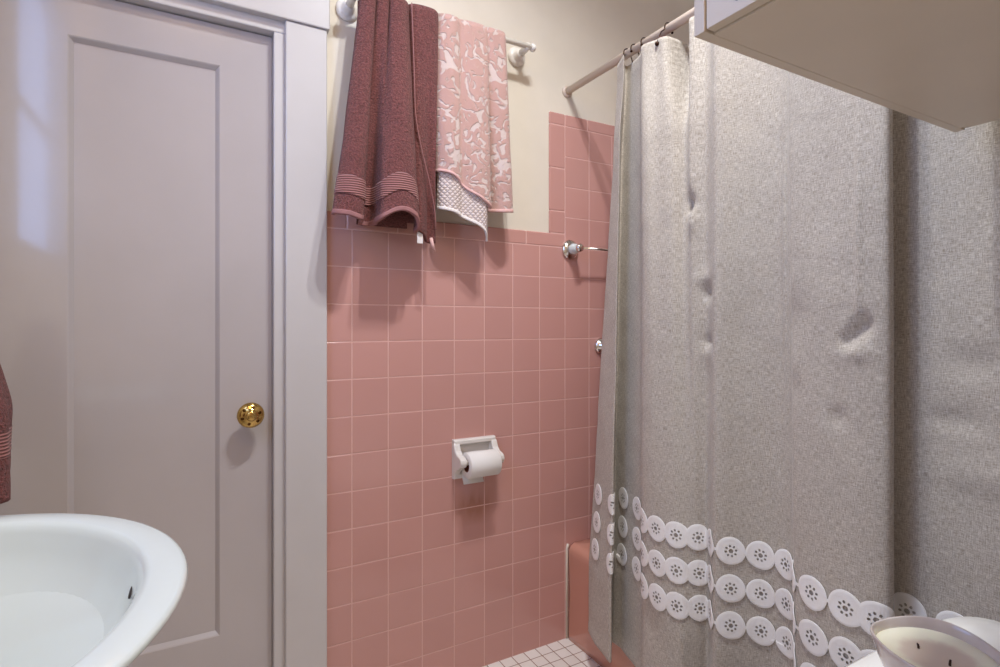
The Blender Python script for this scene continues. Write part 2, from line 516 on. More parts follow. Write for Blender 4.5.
# ------------------------------------------------------------------ toilet paper holder and roll
HX0,HX1,HZ0,HZ1 = .720,.871,.630,.754
hold = thing('toilet_paper_holder', 'white ceramic toilet paper holder set in the pink tile wall', 'paper holder', (.7955, YT, HZ0))
g = G()
yo = YT-.018
o1 = lambda y, e: [(HX0+e,y,HZ0+e),(HX1-e,y,HZ0+e),(HX1-e,y,HZ1-e),(HX0+e,y,HZ1-e)]
rg = [o1(YT-.0005,0), o1(yo+.004,.0005), o1(yo,.004), o1(yo,.014), o1(yo+.003,.0165), o1(YT-.004,.022)]
g.loft(rg, True, False, True)
g.build('backplate', M_CERAMIC, hold, bevel=.0012, ang=20)
for x0, x1 in ((HX0-.002, HX0+.020), (HX1-.020, HX1+.002)):
    g = G()
    pr = [(yo+.004,.748),(yo-.004,.738),(yo-.012,.722),(yo-.024,.712),(yo-.042,.708),(yo-.052,.700),(yo-.055,.690),(yo-.050,.679),(yo-.036,.672),(yo-.014,.660),(yo+.004,.640)]
    g.loft([[(x0,y,z) for y,z in pr],[(x1,y,z) for y,z in pr]], True, True, True)
    g.build('arm', M_CERAMIC, hold, bevel=.005, seg=4)
RY, RZ = yo-.040, .691
G().lathe((HX0+.018,RY,RZ), (1,0,0), [(.009,0),(.009,HX1-HX0-.036)], 20).build('spindle', M_WHITEPLASTIC, hold, smooth=True)
roll = thing('toilet_paper_roll', 'white toilet paper roll on the ceramic holder with a short tail hanging', 'toilet paper', (.7955, RY, RZ-.04))
rx0, rx1 = HX0+.0225, HX1-.0225
RR = .040; RZc = RZ-.010
g = G(); g.lathe((rx0,RY,RZc), (1,0,0), [(.0205,0),(RR-.002,0),(RR,.002),(RR,rx1-rx0-.002),(RR-.002,rx1-rx0),(.0205,rx1-rx0),(.0205,0)], 64, False, False)
g.build('paper', M_PAPER, roll, smooth=True, bevel=0)
g = G(); g.lathe((rx0+.0005,RY,RZc), (1,0,0), [(.0205,0),(.019,0),(.019,rx1-rx0-.001),(.0205,rx1-rx0-.001)], 40, False, False)
g.build('cardboard_core', M_CORE, roll, smooth=True)
g = G(); pts = []
for i in range(10):
    a = PI*.5 + PI*.5*i/9
    pts.append((RY+.0008 + (RR+.0006)*math.sin(a)*1, RZc + (RR+.0006)*-math.cos(a)*1))
# the tail comes down behind the roll, against the wall side
pts = [(RY + (RR+.0008)*math.cos(PI/2*(1-i/7)), RZc + (RR+.0008)*math.sin(PI/2*(1-i/7))) for i in range(8)] + [(RY+RR+.001, RZc-.02), (RY+RR-.008, RZc-.04), (RY+RR-.02, RZc-.064)]
g.loft([[(x,y,z) for y,z in pts] for x in (rx0+.001, rx0+.072)], False)
g.build('loose_sheet', M_PAPER, roll, smooth=True, solid=.0006, off=0)

# ------------------------------------------------------------------ white towel bar
BZ, BY = 2.030, 1.527
tr = thing('towel_rail', 'white towel rail with round flanges high on the cream wall', 'towel rail', (.69, YB, BZ))
for x in (.392, .962):
    G().lathe((x,YB,BZ-.004), (0,-1,0), [(.032,0),(.033,.004),(.031,.009),(.024,.013),(.019,.015),(.016,.03),(.0125,.036)], 36).build('flange', M_WHITEPLASTIC, tr, smooth=True)
    G().tube([(x,YB-.03,BZ-.004),(x,BY+.01,BZ-.001),(x,BY-.004,BZ)], [.0115,.011,.012], 16).build('post', M_WHITEPLASTIC, tr, smooth=True)
G().tube([(.378,BY,BZ),(.98,BY,BZ)], .0085, 20).build('rail', M_WHITEPLASTIC, tr, smooth=True)
for x, s in ((.370,1),(.974,1)):
    G().lathe((x,BY,BZ), (1,0,0), [(.009,0),(.0125,.003),(.0125,.012),(.009,.015)], 20).build('end_cap', M_WHITEPLASTIC, tr, smooth=True)

# ------------------------------------------------------------------ cloth sheets hanging from a rail
def sheet(name, mat, parent, top, bot, ztop, zbot, nu=120, nv=90, z0=None, z1=None, push=0.0, wob=0.0, solid=.006, ease=1.0, over=False, backz=None, t0=0.0, t1=1.0, zfun=None):
    """ top/bot: plan profiles [(x,y)], same length.  zbot may be a function of t (0..1)"""
    g = G(); n = len(top) - 1
    zb = zbot if callable(zbot) else (lambda t: zbot)
    cols = []
    for i in range(nu+1):
        t = t0 + (t1-t0)*i/nu
        T = cr(top, t*n); B = cr(bot, t*n)
        zbt = zb(t)
        za = ztop if z0 is None else (z0(t) if callable(z0) else z0)
        zc = zbt if z1 is None else (z1(t) if callable(z1) else z1)
        col = []
        if over:
            yb_ = BY + .017
            L = backz or 1.5
            m = 14
            for k in range(m): col.append((T[0], yb_+.012*(1-k/m), L + (BZ-L)*k/m))
            for k in range(9):
                a = PI*k/8
                yc = (yb_ + T[1])/2; rr = (yb_-T[1])/2
                col.append((T[0], yc + rr*math.cos(a), BZ + .014*math.sin(a)))
        for j in range(nv+1):
            z = za + (zc-za)*j/nv
            w = max(0.0, (ztop - z)/(ztop - zbt))
            e = w**ease
            x = T[0]+(B[0]-T[0])*e; y = T[1]+(B[1]-T[1])*e
            if wob:
                y += wob*w*noise.noise(Vector((x*22, z*9, 3.1)))
                x += wob*.6*w*noise.noise(Vector((x*12, z*10, 7.7)))
            col.append((x, y-push, z))
        cols.append(col)
    g.loft(cols, False)
    m = len(cols[0])
    # uv from lengths
    ln = [0]
    for i in range(nu):
        a, b = Vector(cols[i][-1]), Vector(cols[i+1][-1]); ln.append(ln[-1] + max((a-b).length*.9, .0004))
    for i, c in enumerate(cols):
        for j, p in enumerate(c): g.uv[i*m+j] = (ln[i], p[2])
    return g.build(name, mat, parent, smooth=True, solid=solid, off=0)

# dark mauve bath towel
dt = thing('bath_towel', 'dark mauve terry towel with a ribbed band folded over the white rail', 'towel', (.49, 1.5, 1.36))
top = [(.408,1.514),(.410,1.503),(.415,1.497),(.424,1.490),(.440,1.492),(.448,1.512),(.456,1.494),(.468,1.488),(.478,1.492),(.485,1.514),(.492,1.492),(.508,1.484),(.522,1.487),(.536,1.498),(.544,1.512),(.556,1.515)]
bot = [(.332,1.500),(.331,1.480),(.350,1.462),(.378,1.456),(.398,1.468),(.404,1.505),(.414,1.535),(.438,1.535),(.446,1.490),(.450,1.450),(.475,1.436),(.512,1.432),(.542,1.440),(.556,1.460),(.560,1.490),(.566,1.515)]
def zb(t):
    x = cr(bot, t*15)[0]
    base = 1.408
    if x < .40: return 1.413 - .004*math.sin((x-.33)/.07*PI) - .012*ss(.36,.40,x)
    if x < .445: return 1.398
    return 1.402 + .028*math.sin(min(1,max(0,(x-.445)/.115))*PI) - .016*ss(.54,.56,x)
sheet('terry_cloth', M_MAUVE, dt, top, bot, BZ, zb, 150, 100, wob=.006, solid=.007, ease=1.1, over=True, backz=1.402)
b0 = lambda t: zb(t)+.105
b1 = lambda t: b0(t)-.052
sheet('ribbed_band', M_BAND, dt, top, bot, BZ, zb, 150, 10, z0=b0, z1=b1, wob=.006, solid=.0105, ease=1.1)
sheet('hem', M_HEM, dt, top, bot, BZ, zb, 150, 4, z0=lambda t: zb(t)+.010, z1=lambda t: zb(t)-.002, wob=.006, solid=.0098, ease=1.1)
# the towel's other half, seen at the right with its selvedge towards us
top2 = [(.548,1.514),(.556,1.500),(.575,1.494),(.600,1.492),(.622,1.496),(.634,1.508)]
bot2 = [(.560,1.500),(.575,1.492),(.592,1.505),(.603,1.520),(.614,1.512),(.622,1.500)]
zb2 = lambda t: 1.385 - .028*ss(.1,.75,t)
sheet('terry_cloth', M_MAUVE, dt, top2, bot2, BZ, zb2, 60, 90, wob=.005, solid=.007, over=True, backz=1.42)
pe = []
for j in range(40):
    w = j/39; z = BZ+.006 + (1.388-BZ)*w
    T = (.5485,1.497); B = (.6225,1.494)
    x = .548 + .012*math.sin(w*PI*.5) + .062*ss(.45,1,w)
    pe.append((x, 1.491-.006*math.sin(w*PI), z))
G().tube(pe, .0016, 8).build('selvedge', M_HEM, dt, smooth=True)
g = G(); g.box(.566,.583,1.494,1.4955,1.352,1.388); g.build('care_tag', M_TAG, dt, bevel=.0005)
G().tube([(.612,1.503,1.372),(.616,1.502,1.35),(.627,1.505,1.332)], [.005,.006,.0015], 8).build('hanging_loop', M_PINKHEM, dt, smooth=True)

# pink damask towel
pt = thing('hand_towel', 'pale pink sculpted terry towel with a white fishscale border on the white rail', 'towel', (.76, 1.5, 1.39))
topA = [(.640,1.514),(.652,1.503),(.675,1.496),(.694,1.500),(.705,1.507),(.725,1.503),(.750,1.499),(.772,1.500),(.790,1.503),(.800,1.508)]
botA = [(.634,1.515),(.642,1.500),(.668,1.486),(.690,1.488),(.706,1.496),(.730,1.490),(.758,1.480),(.780,1.479),(.797,1.486),(.806,1.500)]
zA = lambda t: 1.572 - .094*ss(.05,1.0,t)**1.0
zQ = lambda t: 1.464 - .034*t - .054*t**2.4
sheet('damask_cloth', M_DAMASK, pt, topA, botA, BZ, zA, 90, 80, wob=.005, solid=.007, over=True, backz=1.50)
# shrink profile towards the pointed corner of the border
botQ = [(.640,1.520),(.648,1.503),(.672,1.492),(.694,1.493),(.709,1.499),(.732,1.494),(.757,1.486),(.776,1.484),(.787,1.488),(.795,1.500)]
sheet('fishscale_border', M_QUILT, pt, botQ, botQ, 1.60, zQ, 90, 40, z0=lambda t: zA(t)+.004, z1=zQ, solid=.004)
sheet('border_hem', M_TAG, pt, botQ, botQ, 1.60, zQ, 90, 3, z0=lambda t: zQ(t)+.008, z1=lambda t: zQ(t)-.001, solid=.0065)
sheet('damask_hem', M_PINKHEM, pt, topA, botA, BZ, zA, 90, 3, z0=lambda t: zA(t)+.006, z1=lambda t: zA(t)-.001, wob=.005, solid=.0095)
topB = [(.797,1.514),(.803,1.505),(.82,1.501),(.84,1.502),(.858,1.505),(.868,1.516)]
botB = [(.816,1.545),(.822,1.530),(.836,1.512),(.860,1.500),(.884,1.502),(.897,1.520)]
zB = lambda t: 1.478 - .006*math.sin(t*PI) + .012*ss(.2,0,t)
sheet('damask_cloth', M_DAMASK, pt, topB, botB, BZ, zB, 60, 80, wob=.004, solid=.007, over=True, backz=1.5)
sheet('damask_hem', M_PINKHEM, pt, topB, botB, BZ, zB, 60, 3, z0=lambda t: zB(t)+.008, z1=lambda t: zB(t)-.001, wob=.004, solid=.0095)

# ------------------------------------------------------------------ shower rod, hooks, curtain
RX, RZR = 1.174, 1.953
rd = thing('curtain_rod', 'almond painted shower curtain rod fixed to the cream wall above the tub', 'curtain rod', (RX, YB, RZR))
G().tube([(RX,YB-.004,RZR),(RX,YN+.004,RZR)], .0125, 24).build('rod', M_RODPAINT, rd, smooth=True)
G().lathe((RX,YB,RZR), (0,-1,0), [(.021,0),(.021,.004),(.016,.007),(.0135,.008)], 28).build('flange', M_RODPAINT, rd, smooth=True)
G().lathe((RX,YN,RZR), (0,1,0), [(.021,0),(.021,.004),(.016,.007),(.0135,.008)], 28).build('flange', M_RODPAINT, rd, smooth=True)

PROF = [  # (bottom x,y) (middle x,y) (top x,y)
 ((1.138,1.410),(1.163,1.343),(1.172,1.332)),
 ((1.117,1.362),(1.146,1.318),(1.163,1.310)),
 ((1.098,1.303),(1.125,1.281),(1.150,1.285)),
 ((1.088,1.258),(1.113,1.255),(1.141,1.266)),
 ((1.128,1.300),(1.146,1.290),(1.158,1.286)),
 ((1.166,1.343),(1.176,1.320),(1.182,1.305)),
 ((1.170,1.330),(1.179,1.305),(1.185,1.293)),
 ((1.148,1.252),(1.160,1.240),(1.168,1.240)),
 ((1.118,1.167),(1.134,1.184),(1.149,1.201)),
 ((1.074,1.119),(1.100,1.150),(1.130,1.182)),
 ((1.062,1.075),(1.094,1.125),(1.124,1.165)),
 ((1.063,1.035),(1.105,1.100),(1.133,1.130)),
 ((1.070,1.003),(1.115,1.055),(1.143,1.092)),
 ((1.080,.985),(1.140,1.034),(1.235,1.085)),
 ((1.092,.973),(1.135,1.015),(1.235,1.050)),
 ((1.106,.960),(1.118,.995),(1.133,1.010)),
 ((1.124,.946),(1.132,.958),(1.150,.968)),
 ((1.110,.921),(1.125,.935),(1.145,.946)),
 ((1.090,.899),(1.108,.912),(1.122,.924)),
 ((1.095,.880),(1.110,.892),(1.120,.900)),
 ((1.125,.850),(1.130,.860),(1.132,.865)),
 ((1.152,.812),(1.148,.820),(1.148,.820)),
 ((1.160,.775),(1.155,.780),(1.155,.780)),
 ((1.150,.738),(1.148,.750),(1.150,.755)),
 ((1.118,.712),(1.130,.735),(1.138,.742)),
 ((1.090,.692),(1.112,.720),(1.126,.728)),
 ((1.078,.648),(1.100,.675),(1.116,.690)),
 ((1.074,.595),(1.088,.615),(1.102,.625)),
 ((1.076,.545),(1.083,.552),(1.088,.558)),
 ((1.088,.519),(1.088,.520),(1.086,.518)),
 ((1.115,.522),(1.115,.524),(1.110,.524)),
 ((1.156,.546),(1.154,.546),(1.150,.548)),
 ((1.163,.520),(1.163,.52),(1.165,.52)),
 ((1.162,.450),(1.160,.45),(1.160,.45)),
 ((1.152,.380),(1.152,.38),(1.155,.38)),
 ((1.160,.300),(1.160,.30),(1.165,.30)),
 ((1.156,.230),(1.156,.23),(1.16,.23)),
 ((1.158,.170),(1.158,.17),(1.162,.17)),
]
NP = len(PROF) - 1
PB = [p[0] for p in PROF]; PM = [p[1] for p in PROF]; PT = [p[2] for p in PROF]
ZT, ZB_ = 1.915, .118
DENTS = [ # y, z, ry, rz, depth(+ = away from us)
 (1.000,1.430,.018,.025,.020),(.985,1.385,.014,.03,-.008),(.945,1.20,.018,.022,.010),(.955,1.235,.02,.02,-.007),
 (.945,1.075,.02,.016,.010),(.95,1.045,.02,.03,-.006),(.556,1.118,.013,.016,.014),(.572,1.100,.013,.016,.012),(.588,1.085,.013,.014,.009),(.57,1.065,.03,.018,-.006),
 (.70,1.12,.03,.05,.006),(.70,.98,.02,.03,.005),(.60,.94,.02,.02,.006),(.85,1.1,.03,.1,.004),(.757,1.30,.006,.32,-.005),(.742,1.25,.005,.3,-.004),(.565,1.30,.007,.18,-.005),(.63,1.38,.03,.10,.004),
 (.42,1.05,.05,.03,.005),(.40,.86,.06,.03,-.005),(.45,.95,.05,.02,.004),(1.07,.32,.05,.05,.006),(1.16,1.25,.02,.05,.004)]
def csurf(t, z):
    w = (ZT - z)/(ZT - ZB_)
    wm = .17
    tt = max(0, min(NP, t))
    b = cr(PB, tt); m = cr(PM, tt); a = cr(PT, tt)
    if w < wm:
        q = ss(0, 1, max(0,w)/wm) if w > 0 else 0
        x = a[0]+(m[0]-a[0])*q; y = a[1]+(m[1]-a[1])*q
    else:
        q = min(1.22, ((w-wm)/(1-wm))/.70)
        x = m[0]+(b[0]-m[0])*q; y = m[1]+(b[1]-m[1])*q
    if z < .40: x = min(x, 1.159)
    for (dy,dz,ry,rz,dp) in DENTS:
        if abs(z-dz) < 3*rz and abs(y-dy) < 3*ry:
            x += dp*math.exp(-((y-dy)/ry)**2 - ((z-dz)/rz)**2)
    x += .003*noise.noise(Vector((y*7, z*3.5, 1.2))) + .0014*noise.noise(Vector((y*24, z*16, 5.2)))
    return Vector((x, y, z))
def csurf_n(t, z):
    a = csurf(t-.02, z); b = csurf(t+.02, z); c = csurf(t, z+.004); d = csurf(t, z-.004)
    n = (b-a).cross(c-d)
    return n.normalized()
cur = thing('shower_curtain', 'grey linen shower curtain with three rows of white eyelet discs', 'shower curtain', (1.12, .8, ZB_))
g = G(); NU, NV = 620, 210
cols = []; arc = 0; prev = None
for i in range(NU+1):
    t = NP*i/NU
    col = []
    zt = ZT + .020*ss(9,2,t) - .004*math.exp(-((t-12)/.8)**2) - .022*math.exp(-((t-13.6)/.9)**2)
    for j in range(NV+1):
        z = zt + (ZB_-zt)*j/NV
        p = csurf(t, z)
        hem = .0012 if (z > ZT-.032 or z < ZB_+.03) else 0
        if hem: p.x -= hem
        col.append(p)
    cols.append(col)
g.loft(cols, False)
for i, c in enumerate(cols):
    p = csurf(NP*i/NU, .5)
    if prev is not None: arc += (p-prev).length
    prev = p
    for j in range(NV+1): g.uv[i*(NV+1)+j] = (arc, c[j][2])
g.build('linen_cloth', M_LINEN, cur, smooth=True, solid=.0012, off=1)

# eyelet medallions: discs sewn on the cloth along three rows
def arc_table(z):
    tab = [(0.0, 0.0)]; p = csurf(0, z)
    for i in range(1, 1501):
        t = NP*i/1500; q = csurf(t, z)
        tab.append((tab[-1][0] + (q-p).length, t)); p = q
    return tab
def arc_t(tab, s):
    lo, hi = 0, len(tab)-1
    if s <= 0: return 0
    if s >= tab[-1][0]: return tab[-1][1]
    while hi-lo > 1:
        m = (lo+hi)//2
        if tab[m][0] < s: lo = m
        else: hi = m
    a, b = tab[lo], tab[hi]
    return a[1] + (b[1]-a[1])*(s-a[0])/max(1e-9, b[0]-a[0])
PITCH = .0675; RAD = .0325
tabs0 = arc_table(.585)
S_OFF = 0.02
s_ref = [s for s, t in tabs0 if t >= 20.4][0]        # a disc sits here
holes = [(0.0, 0.0, .0048)] + [(.0115*math.cos(2*PI*k/8+.2), .0115*math.sin(2*PI*k/8+.2), .0027) for k in range(8)]
def disc(tab, s, zc, nx):
    g = G(); NR, NA = 30, 64
    idx = {}
    def pos(a, b, lift):
        t = arc_t(tab, s+a)
        p = csurf(t, zc+b); n = csurf_n(t, zc+b)
        if n.x > 0 and False: n = -n
        return p + n*SGN*lift
    vs = []; fs = []
    for lev in (0, 1):
        for i in range(NR+1):
            r = RAD*(0.02 + .98*i/NR)
            for j in range(NA):
                a = 2*PI*j/NA
                rr = r*(1 + .012*math.sin(3*a+s*40)) if i > NR*.6 else r
                lift = (.0030 + .0008*math.sin(min(1,(1-i/NR)*6)*PI*.5)) if lev else .0018
                vs.append(pos(rr*math.cos(a), rr*math.sin(a), lift))
        if lev == 1:
            o = (NR+1)*NA
            for i in range(NR):
                for j in range(NA):
                    am = 2*PI*(j+.5)/NA; rm = RAD*(0.02+.98*(i+.5)/NR)
                    x, y = rm*math.cos(am), rm*math.sin(am)
                    if any((x-hx)**2+(y-hy)**2 < hr*hr for hx,hy,hr in holes): continue
                    k = (j+1) % NA
                    fs.append((o+i*NA+j, o+i*NA+k, o+(i+1)*NA+k, o+(i+1)*NA+j))
    o = (NR+1)*NA
    for j in range(NA):
        k = (j+1) % NA
        fs.append((NR*NA+j, NR*NA+k, o+NR*NA+k, o+NR*NA+j))
    g.add(vs, fs)
    # little stitched bridge to the next disc
    q = []
    if nx < .09 and nx > 2*RAD-.004:
        for a in (RAD-.002, nx/2+.001, nx-RAD+.002):
            q.append([pos(a, b, .0028) for b in (-.0035, -.001, .001, .0035)])
        g.loft(q, False)
    # drop loose vertices
    used = sorted({i for f in g.f for i in f}); mp = {u: n for n, u in enumerate(used)}
    g.v = [g.v[u] for u in used]; g.f = [tuple(mp[i] for i in f) for f in g.f]
    return g
n0 = csurf_n(20.4, .585); SGN = -1 if n0.x > 0 else 1
ANCH = [(599,1.0,3.2),(612.5,3.2,4.9),(624,5.2,7.5),(638,6.5,8.2),(643,8.0,9.3),(657,9.2,12),(676,10,14),(698,13,15.9),(711.5,15.9,17.9),(731,18,21),(761,19,22),(787,20.5,23),(796,22.6,24.8),(813,25,28),(846,26,28.9),(876,27,29.2),(908,31.5,34),(958,32,35),(1010,32,36.5)]
def px(p):
    X = p.x*math.sin(math.radians(60.7)) - p.y*math.cos(math.radians(60.7)); Z = p.x*math.cos(math.radians(60.7)) + p.y*math.sin(math.radians(60.7))
    return 500 + 550*X/Z
tab0 = arc_table(.585)
SPOT = []
for x, ta, tb_ in ANCH:
    best = min((abs(px(csurf(t, .585))-x), t, s_) for s_, t in tab0[::3] if ta <= t <= tb_)
    SPOT.append(best[1]); print('disc', x, round(best[0],1), round(best[1],2), round(best[2],4))
for row, zc in enumerate((.585, .497, .411)):
    tab = arc_table(zc)
    ses = [[s for s, t in tab if t >= q][0] for q in SPOT]
    for i, se in enumerate(ses):
        nx = ses[i+1]-se if i+1 < len(ses) else PITCH
        disc(tab, se, zc, nx).build('eyelet_medallion', M_LACE, cur, smooth=False)

# hooks
hk = []
HOOKS = [(1.288,'nearest the tile wall'),(1.256,'second out from the tile wall'),(1.213,'third out from the tile wall'),(1.120,'alone where curtain top sags beside cabinet')]
def hook_mesh(y):
    pts = []
    for i in range(15):
        a = -.35*PI + 1.3*PI*i/14
        pts.append((RX - .0165*math.cos(a)*-1*-1 if False else RX - .0165*math.cos(PI - a), y, RZR + .0165*math.sin(a)))
    return pts
for y, d in HOOKS:
    h = thing('curtain_hook', 'dark bronze curtain hook on the rod, ' + d, 'curtain hook', (RX, y, RZR-.06), 'bronze hooks along the curtain rod')
    pts = []
    for i in range(17):
        a = PI*(-.15) + PI*1.25*i/16
        pts.append((RX + .0158*math.cos(a), y, RZR + .0158*math.sin(a)))
    sg = -1 if y < 1.2 else 1
    if sg > 0: pts = [(2*RX-px_, py_, pz_) for px_, py_, pz_ in pts]
    fx = 1 if sg > 0 else 1.5
    pts += [(RX+sg*.019*fx,y,RZR-.016),(RX+sg*.025*fx,y,RZR-.034),(RX+sg*.029*fx,y,RZR-.050)]
    G().tube(pts, .0018, 8).build('wire', M_BRONZE, h, smooth=True)
    G().lathe((RX-sg*.014,y,RZR-.008), (0,0,1), [(.0005,-.004),(.0035,-.002),(.004,0),(.0035,.002),(.0005,.004)], 12).build('bead', M_BRONZE, h, smooth=True)
    G().lathe((RX+sg*.030*fx,y,RZR-.054), (sg,0,0), [(.006,-.003),(.0065,.0),(.005,.004),(.0005,.006)], 16).build('clip', M_BRONZE, h, smooth=True)

# ------------------------------------------------------------------ wall cabinet over the toilet
CBX0, CBX1, CBY0, CBY1, CBZ = .473, 1.075, YN, .415, 1.4275
cb = thing('wall_cabinet', 'off white painted wall cabinet hanging above the toilet', 'cabinet', (.77, YN, CBZ))
T = .0135
G().box(CBX0, CBX1, CBY1-T, CBY1, CBZ, 2.15).build('front_frame', M_CABINET, cb, bevel=.0008)
G().box(CBX0+.0018, CBX0+.0145, CBY0+.002, CBY1-T-.0012, CBZ+.0022, 2.15).build('side_panel', M_CABINET, cb, bevel=.0008)
G().box(CBX1-.0145, CBX1-.0018, CBY0+.002, CBY1-T-.0012, CBZ+.0022, 2.15).build('side_panel', M_CABINET, cb, bevel=.0008)
G().box(CBX0+.0157, CBX1-.0157, CBY0+.002, CBY1-T-.00005, CBZ+.0004, CBZ+.016).build('bottom_panel', M_CABINET, cb)
G().box(CBX0+.0157, CBX1-.0157, CBY0+.002, CBY1-T-.0006, 2.134, 2.15).build('top_panel', M_CABINET, cb, bevel=.0006)
G().lathe((CBX0+.0018,.362,1.444), (-1,0,0), [(.0032,-.001),(.0032,.0006),(.0022,.0012),(.0004,.0004)], 14).build('screw', M_BRONZE, cb, smooth=True)
for x0, x1 in ((CBX0+.02, .768), (.772, CBX1-.02)):
    dd = G().box(x0, x1, CBY1+.0005, CBY1+.016, CBZ+.02, 2.13).build('door', M_CABINET, cb, bevel=.003)
    kx = x1-.03 if x0 < .6 else x0+.03
    G().lathe((kx, CBY1+.016, 1.55), (0,1,0), [(.006,0),(.006,.01),(.013,.016),(.013,.022),(.0005,.026)], 20).build('knob', M_BRASS, dd, smooth=True)

# ------------------------------------------------------------------ toilet
TX = .77
to = thing('toilet', 'white porcelain toilet below the wall cabinet with a candle on its tank lid', 'toilet', (TX, .4, 0))
def sq(cx, cy, a, b, z, p=2.5, n=48):
    out = []
    for i in range(n):
        t = 2*PI*i/n; c, s = math.cos(t), math.sin(t)
        out.append((cx + a*math.copysign(abs(c)**(2/p), c), cy + b*math.copysign(abs(s)**(2/p), s), z))
    return out
LY0, LY1 = .16, .388
lc = (LY0+LY1)/2; lb = (LY1-LY0)/2
g = G(); g.loft([sq(TX,lc,.215,lb-.014,.36,5), sq(TX,lc,.222,lb-.01,.40,5), sq(TX,lc,.226,lb-.008,.664,5)], True, True, True)
g.build('tank', M_TOILET, to, smooth=True, bevel=.004)
g = G(); g.loft([sq(TX,lc,.228,lb-.008,.6645,4.5,96), sq(TX,lc,.237,lb,.669,4.5,96), sq(TX,lc,.238,lb+.001,.684,4.5,96), sq(TX,lc,.235,lb-.002,.693,4.5,96), sq(TX,lc,.226,lb-.010,.699,4.5,96), sq(TX,lc,.20,lb-.03,.700,4,96), sq(TX,lc,.1,lb-.07,.700,3,96)], True, True, True)
g.build('tank_lid', M_TOILET, to, smooth=True)
def egg(z, k, dy=0, cy=.575, a=.185, bf=.225, bb=.2, n=56):
    out = []
    for i in range(n):
        t = 2*PI*i/n; c, s = math.cos(t), math.sin(t)
        out.append((TX + a*k*c*(1 - .12*max(0,s)), cy + dy + (bf if s > 0 else bb)*k*s, z))
    return out
g = G(); g.loft([egg(0,.62,-.05),egg(.02,.63,-.05),egg(.12,.52,-.05),egg(.22,.62,-.03),egg(.32,.88,-.01),egg(.375,.97,0),egg(.395,.97,0)], True, True, True)
g.build('bowl', M_TOILET, to, smooth=True)
g = G(); g.loft([egg(.397,.97),egg(.400,1.0),egg(.411,1.0),egg(.413,.98)], True, True, True)
g.build('seat', M_WHITEPLASTIC, to, smooth=True)
g = G(); g.loft([egg(.4145,.98),egg(.418,1.0),egg(.428,1.0),egg(.434,.96),egg(.437,.8),egg(.438,.4)], True, True, True)
g.build('seat_lid', M_WHITEPLASTIC, to, smooth=True)
G().box(TX-.10, TX+.10, .23, .40, .02, .36).build('pedestal', M_PORCELAIN, to, bevel=.03, seg=4)
g = G(); g.lathe((TX-.15,LY1-.006,.62),(0,1,0),[(.012,0),(.012,.012),(.008,.015)],20); g.tube([(TX-.15,LY1+.012,.62),(TX-.10,LY1+.014,.612),(TX-.07,LY1+.014,.606)],[.005,.005,.006],10)
g.build('flush_lever', M_CHROME, to, smooth=True)

# candle bowl
CC = Vector((.727, .297, .7005))
cd = thing('candle_bowl', 'cream candle with burnt wicks in a pinkish ceramic bowl on the toilet tank', 'candle', CC)
g = G(); n = 72
def cring(r, h, wv=0):
    return [(CC.x + r*(1+wv*.018*math.sin(2*a+1.0))*math.cos(a), CC.y + r*(1+wv*.018*math.sin(2*a+1.0))*math.sin(a), CC.z + h + wv*.0025*math.sin(3*a+.5)) for a in [2*PI*i/n for i in range(n)]]
g.loft([cring(.036,0),cring(.039,.001),cring(.041,.004),cring(.048,.016),cring(.056,.034,.5),cring(.0615,.050,1),cring(.0635,.0565,1),cring(.0632,.0585,1),cring(.0618,.0592,1),cring(.0605,.0578,1),cring(.0585,.050,1),cring(.0575,.046,.5),cring(.05,.030)], True, True, True)
g.build('bowl', M_BOWL, cd, smooth=True)
g = G(); g.loft([cring(.0578,.0475,.5),cring(.056,.0482,.3),cring(.046,.0472),cring(.033,.0455),cring(.015,.045),cring(.002,.045)], True, False, True)
wx = g.build('wax', M_WAX, cd, smooth=True)
for (x, y, b) in ((.729,.316,-.004),(.7215,.283,.003)):
    G().tube([(x,y,CC.z+.043),(x,y,CC.z+.047),(x+b*.3,y,CC.z+.0495),(x+b*.6,y,CC.z+.051)], [.0013,.0013,.0012,.0009], 8).build('wick', M_WICK, cd, smooth=True)

# ------------------------------------------------------------------ basin
SXc, SYc, SA, SB, SZ = -.284, .672, .281, .318, .86
sk = thing('pedestal_basin', 'white oval pedestal basin under the window at the left', 'basin', (-.32, SYc, 0))
n = 96
def ering(da, z, cx=SXc, sa=None, sb=None, cl=True, dx=0):
    a_, b_ = (sa or SA)-da, (sb or SB)-da
    out = []
    for i in range(n):
        t = 2*PI*i/n
        x = cx + dx + a_*math.cos(t); y = SYc + b_*math.sin(t)
        if cl: x = max(x, XL+.003+max(0,da)*.9)
        out.append((x, y, z))
    return out
g = G()
rs = [ering(.20,.60,dx=-.05),ering(.19,.66,dx=-.05),ering(.14,.72,dx=-.04),ering(.09,.775,dx=-.02),ering(.05,.812,dx=-.005),ering(.022,.834),ering(.009,.846),ering(.002,.852),ering(0,.8555),ering(.002,.8585),ering(.006,.860),
        ering(.033,.860),ering(.038,.8585),ering(.042,.855),ering(.046,.848)]
for i in range(1, 15):
    q = i/14
    rs.append(ering(.046+.200*q**1.25, .848-.135*math.sin(q*PI/2)**.9))
g.loft(rs, True, True, True)
g.build('basin', M_PORCELAIN, sk, smooth=True)
g = G(); g.lathe((SXc,SYc,.7138),(0,0,1),[(.024,0),(.024,.003),(.018,.0035),(.0005,.001)],28)
g.build('drain', M_CHROME, sk, smooth=True)
g = G()
vs = []
c = Vector((-.0535,.700,.832))
ring = []
for i in range(20):
    a = 2*PI*i/20
    p = c + Vector((0,1,0))*.013*math.cos(a) + Vector((.4,0,1)).normalized()*.0035*math.sin(a)
    ring.append(p)
off_ = Vector((-.0035,0,.002))
g.loft([ring,[p+off_ for p in ring]], True, True, True)
